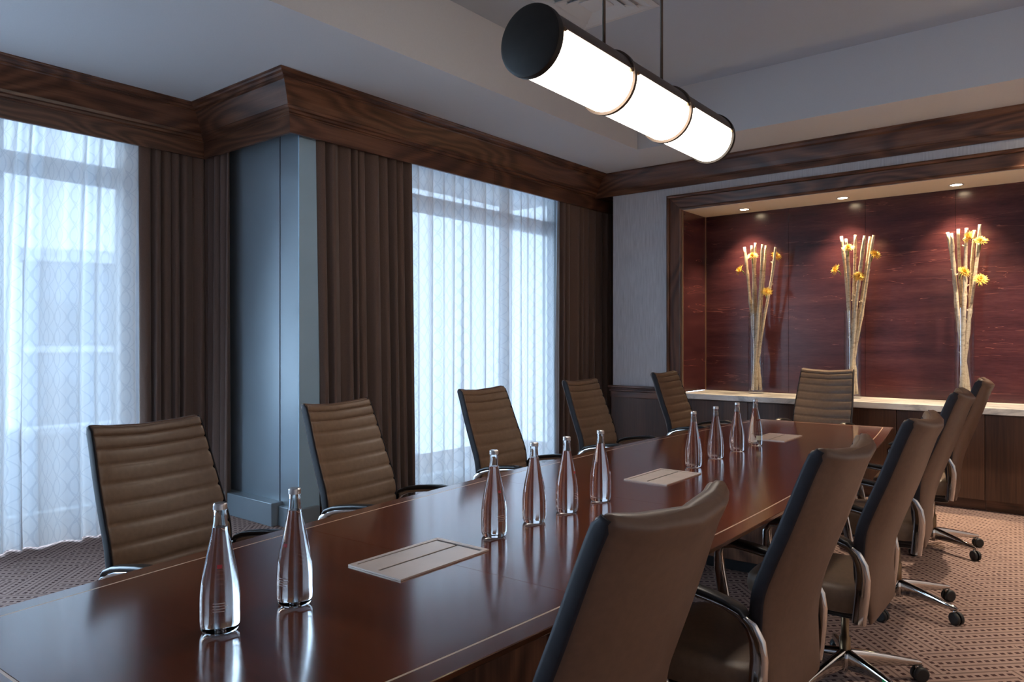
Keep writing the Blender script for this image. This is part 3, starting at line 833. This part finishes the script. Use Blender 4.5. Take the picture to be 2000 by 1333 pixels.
# ------------------------------------------------------------------ chairs
# local frame: hub over the origin, sitter faces +y
BACKP = [(-.140,.365),(-.142,.42),(-.145,.48),(-.150,.54),(-.160,.60),(-.178,.67),(-.202,.74),(-.228,.81),(-.254,.88),(-.278,.95),(-.299,1.015),(-.316,1.065),(-.330,1.10),(-.343,1.122)]
def bprof(t):
    k = t*(len(BACKP)-1); i = min(int(k), len(BACKP)-2); f = k-i
    a, b_ = BACKP[i], BACKP[i+1]; y, z = a[0]+(b_[0]-a[0])*f, a[1]+(b_[1]-a[1])*f
    i0, i1 = max(0, i-1), min(len(BACKP)-1, i+2)
    dy, dz = BACKP[i1][0]-BACKP[i0][0], BACKP[i1][1]-BACKP[i0][1]; l = sqrt(dy*dy+dz*dz)
    return y, z, dz/l, -dy/l        # normal toward the sitter (y,z)
BW = [(.36,.208),(.46,.222),(.56,.237),(.68,.245),(.80,.242),(.95,.234),(1.13,.221)]
def bwidth(z):
    for (a, p), (b_, q) in zip(BW, BW[1:]):
        if z <= b_: return p+(q-p)*max(0, (z-a)/(b_-a))
    return BW[-1][1]
def bcurve(z): return 1.05*min(1, max(0, (z-.36)/.35))       # edges wrap forward
def sgnpow(c, e): return (abs(c)**e)*(1 if c >= 0 else -1)
def section(t, th, off, wscale=1.0, n=28, ex=.30, inset=0):
    y, z, ny, nz = bprof(t); hwid = bwidth(z)*wscale-inset; cv = bcurve(z); L_ = []
    for j in range(n):
        a = 2*pi*j/n
        x = hwid*sgnpow(cos(a), ex); d = off+th/2*sgnpow(sin(a), .55)+cv*x*x
        L_.append((x, y+ny*d, z+nz*d))
    return L_
def back_shell(r):
    ts = [i/48 for i in range(49)]; loops = []
    for t in ts:
        th, of = .032, 0
        if t > .86:            # rolled top
            k = (t-.86)/.14; th = .032+.022*sin(min(1, k*1.25)*pi/2); of = .011*min(1, k*1.25)
        if t > .965: th *= sqrt(max(.0, 1-((t-.965)/.036)**2))*.80+.20
        if t < .04: th *= .55+.45*t/.04
        loops.append(section(t, th, of, 1.0 if t < .965 else 1.0-(t-.965)*.9))
    o = MB().loft(loops).build('back_shell', M['leather_back'], r); fixn(o); smoothby(o, 60); return o
def back_cushion(r, ribs=10):
    t0, t1 = .20, .958; loops = []; per = 8
    for k in range(ribs):
        a = t0+(t1-t0)*k/ribs; b_ = t0+(t1-t0)*(k+1)/ribs
        for q in range(per if k < ribs-1 else per+1):
            u = q/per
            th = .019+.008*(max(0., sin(pi*u))**.32)
            if k == ribs-1 and u > .7: th = .018+.010*(max(0., sin(pi*u))**.9)
            inset = .008 - (.003 if .08 < u < .92 else 0)
            loops.append(section(a+(b_-a)*u, th, .016+th/2, 1.0, 28, .20, inset))
    o = MB().loft(loops).build('back_cushion', M['leather'], r); fixn(o); smoothby(o, 75); return o
def edge_strip(r):
    for s in (-1, 1):
        loops = []
        for i in range(31):
            t = .14+.835*i/30; y, z, ny, nz = bprof(t); lp = []
            for j in range(10):
                an = 2*pi*j/10
                x = s*(bwidth(z)-.002)+.0045*cos(an); d = .014+.021*sin(an)*(1 if i < 29 else .6)+bcurve(z)*bwidth(z)**2
                lp.append((x, y+ny*d, z+nz*d))
            loops.append(lp)
        o = MB().loft(loops).build('edge_piping', M['piping'], r); fixn(o)
def seat(r):
    prof = [(.400,.80),(.392,.93),(.398,.985),(.420,1.0),(.455,1.0),(.478,.985),(.490,.93),(.495,.80),(.497,.5),(.4975,.02)]
    loops = []
    for z, s_ in prof:
        lp = []
        for j in range(40):
            a = 2*pi*j/40; x = .248*s_*sgnpow(cos(a), .38); y = .105+.245*s_*sgnpow(sin(a), .38)
            dz = -.028*max(0, (y-.22)/.13)**2 if z > .44 else 0
            lp.append((x, y, z+dz))
        loops.append(lp)
    o = MB().loft(loops).build('seat', M['leather'], r); fixn(o); smoothby(o, 50)
    MB().bbox(-.20,.20,-.10,.28,.372,.394,.006).build('seat_pan', M['black'], r)
def strip_sweep(path, wid, mat, nm, par):
    """band lying in the y-z plane: path of (y, z, band width in that plane); wid is its thickness across x"""
    loops = []
    for i, (y, z, th) in enumerate(path):
        a = path[max(0,i-1)]; b_ = path[min(len(path)-1,i+1)]
        dy, dz = b_[0]-a[0], b_[1]-a[1]; l = sqrt(dy*dy+dz*dz); ny, nz = -dz/l, dy/l
        lp = []
        for j in range(16):
            an = 2*pi*j/16; xx = wid/2*sgnpow(cos(an), .55); d = th/2*sgnpow(sin(an), .55)
            lp.append((xx, y+ny*d, z+nz*d))
        loops.append(lp)
    o = MB().loft(loops).build(nm, mat, par); fixn(o); smoothby(o, 60); return o
def arm(r, s):
    path = [(-.112,.375,.050),(-.118,.43,.052),(-.124,.49,.053),(-.127,.545,.052),(-.122,.592,.047),(-.104,.632,.038),(-.074,.658,.028),(-.03,.673,.020),(.03,.684,.016),(.10,.694,.016),(.175,.701,.016),(.215,.696,.022),(.230,.670,.032),(.228,.61,.040),(.214,.53,.042),(.198,.45,.042),(.190,.395,.042)]
    a = empty('armrest', (s*.262, 0, 0)); a.parent = r
    strip_sweep(path, .026, M['chrome'], 'arm_frame', a)
    pad = [(-.090,.658,.010),(-.075,.673,.018),(-.03,.689,.020),(.03,.700,.021),(.10,.710,.021),(.175,.717,.021),(.217,.714,.019),(.234,.707,.010)]
    strip_sweep(pad, .046, M['black'], 'arm_pad', a)
    MB().bbox(-s*.05-.045, -s*.05+.045, .10, .17, .384, .394, .003).build('arm_bracket', M['chrome'], a)
    return a
def base_star(r, rot):
    MB().lathe([(.001,.052),(.028,.052),(.032,.06),(.036,.10),(.034,.125),(.024,.135),(.001,.135)], 24).build('base_hub', M['chrome'], r)
    for k in range(5):
        a = rot+2*pi*k/5
        lg = empty('leg', (0,0,0)); lg.parent = r; lg.rotation_euler = (0,0,a)
        secs = []
        for x, zt, h, w_ in ((.020,.142,.080,.034),(.09,.132,.066,.030),(.17,.117,.049,.026),(.25,.100,.034,.022),(.302,.089,.024,.020),(.318,.082,.014,.014)):
            lp = []
            for j in range(12):
                an = 2*pi*j/12; lp.append((x, w_/2*sgnpow(cos(an), .6), zt-h/2+h/2*sgnpow(sin(an), .55)))
            secs.append(lp)
        o = MB().loft(secs).build('leg_bar', M['chrome'], lg); fixn(o); smoothby(o, 55)
        cs = MB()
        ca = a*3.7
        dx, dy = cos(ca), sin(ca); cx, cz = .300, .0315
        ctr = Vector((cx+dx*.012, dy*.012, cz)); axl = Vector((-dy, dx, 0))
        for q in (-1, 1):
            p0 = ctr+axl*q*.004; p1 = ctr+axl*q*.022
            cs.tube([p0, p0.lerp(p1,.15), p0.lerp(p1,.8), p1], [.027,.031,.031,.023], 18)
        cs.tube([ctr-axl*.006, ctr+axl*.006], .012, 10)
        co = cs.build('caster', M['rubber'], lg)
        MB().tube([(cx,0,.040),(cx,0,.078)], .007, 10).build('caster_stem', M['chrome'], lg)
def chair(label, group, loc, rz, star, dh=0.0):
    r = empty('conference_chair', (loc[0], loc[1], 0), rz)
    tag(r, label, 'chair', group)
    base_star(r, star-rz)
    MB().lathe([(.022,.13),(.022,.22),(.0155,.222),(.0155,.345)], 20).build('gas_lift', M['bronze_hi'], r)
    up = []
    back_shell(r); back_cushion(r); edge_strip(r); seat(r); arm(r, -1); arm(r, 1)
    MB().bbox(-.085,.085,-.10,.13,.318,.374,.018).build('tilt_mechanism', M['black'], r)
    MB().tube([(.08,.05,.345),(.20,.06,.345),(.215,.062,.345)], [.005,.005,.010], 8).build('tilt_lever', M['black'], r)
    return r
UPPER = ('back_shell','back_cushion','edge_piping','seat','seat_pan','armrest','tilt_mechanism','tilt_lever','gas_lift')
def place(master, label, group, top_xy, rz, dh, star):
    o = copy_tree(master) if master.get('used') else master
    master['used'] = 1
    if 'used' in o.keys() and o is not master: del o['used']
    # hub position from the wanted position of the middle of the back's top edge
    off = Vector((0, -.285, 0)); off.rotate(Matrix.Rotation(rz, 3, 'Z'))
    o.location = (top_xy[0]-off.x, top_xy[1]-off.y, 0); o.rotation_euler = (0,0,rz)
    tag(o, label, 'chair', group)
    for ch in o.children:
        nm = ch.name.split('.')[0]
        if nm in UPPER: ch.location.z += dh - o.get('dh0', 0)
        if nm == 'leg': ch.rotation_euler.z += (star-rz) - o.get('st0', 0)
    o['dh0'] = dh; o['st0'] = star-rz
    return o
CM = chair('', '', (0,0), 0, 0)
GL, GR = 'chairs along the window side', 'chairs along the near side'
D = radians
CH = [
 ('brown ribbed leather chair before the left sheer, first of the window side', GL, (-2.865,1.295), D(-82), -.050, D(20)),
 ('brown ribbed leather chair before the grey pier, second of the window side', GL, (-3.020,2.305), D(-82), -.048, D(33)),
 ('brown ribbed leather chair before the right sheer, third of the window side', GL, (-3.130,3.53), D(-87), -.045, D(12)),
 ('brown ribbed leather chair before the corner drape, fourth of the window side', GL, (-3.110,4.63), D(-88), -.035, D(40)),
 ('brown ribbed leather chair before the recess frame, last of the window side', GL, (-3.030,5.83), D(-88), -.015, D(25)),
 ('brown ribbed leather chair at the far head of the table', 'chair at the table head', (-1.945,6.86), D(180), .006, D(10)),
 ('brown leather chair seen from behind, nearest the camera at the bottom', GR, (-.672,1.330), D(87), -.056, D(50)),
 ('brown leather chair seen from behind, second of the near side', GR, (-.600,2.30), D(89), -.042, D(44)),
 ('brown leather chair seen from behind, third of the near side, green mark on its base', GR, (-.553,3.20), D(91), -.030, D(41)),
 ('brown leather chair seen from behind, fourth of the near side', GR, (-.585,4.33), D(95), .006, D(50)),
 ('brown leather chair seen from behind, farthest of the near side by the credenza', GR, (-.640,5.68), D(95), .006, D(41)),
]
chairs = [place(CM, lb, g, xy, rz, dh, st) for lb, g, xy, rz, dh, st in CH]
for o in chairs:
    for k in ('dh0','st0','used'):
        if k in o.keys(): del o[k]
for ch in chairs[9].children:
    if ch.name.split('.')[0] == 'armrest': ch.location.z -= .032
# thin green mark along a leg of the third near-side chair
c9 = chairs[8]
legs = [ch for ch in c9.children if ch.name.split('.')[0] == 'leg']
best = min(legs, key=lambda q: abs(((q.rotation_euler.z + c9.rotation_euler.z - D(-31) + pi) % (2*pi)) - pi))
sk = MB().add([(.20,-.0135,.102),(.29,-.0115,.086),(.29,.0,.0895),(.20,.0,.1058),(.20,-.0145,.092),(.29,-.0122,.080)], [(0,1,2,3),(4,5,1,0)]).build('stripe', M['green'], best)
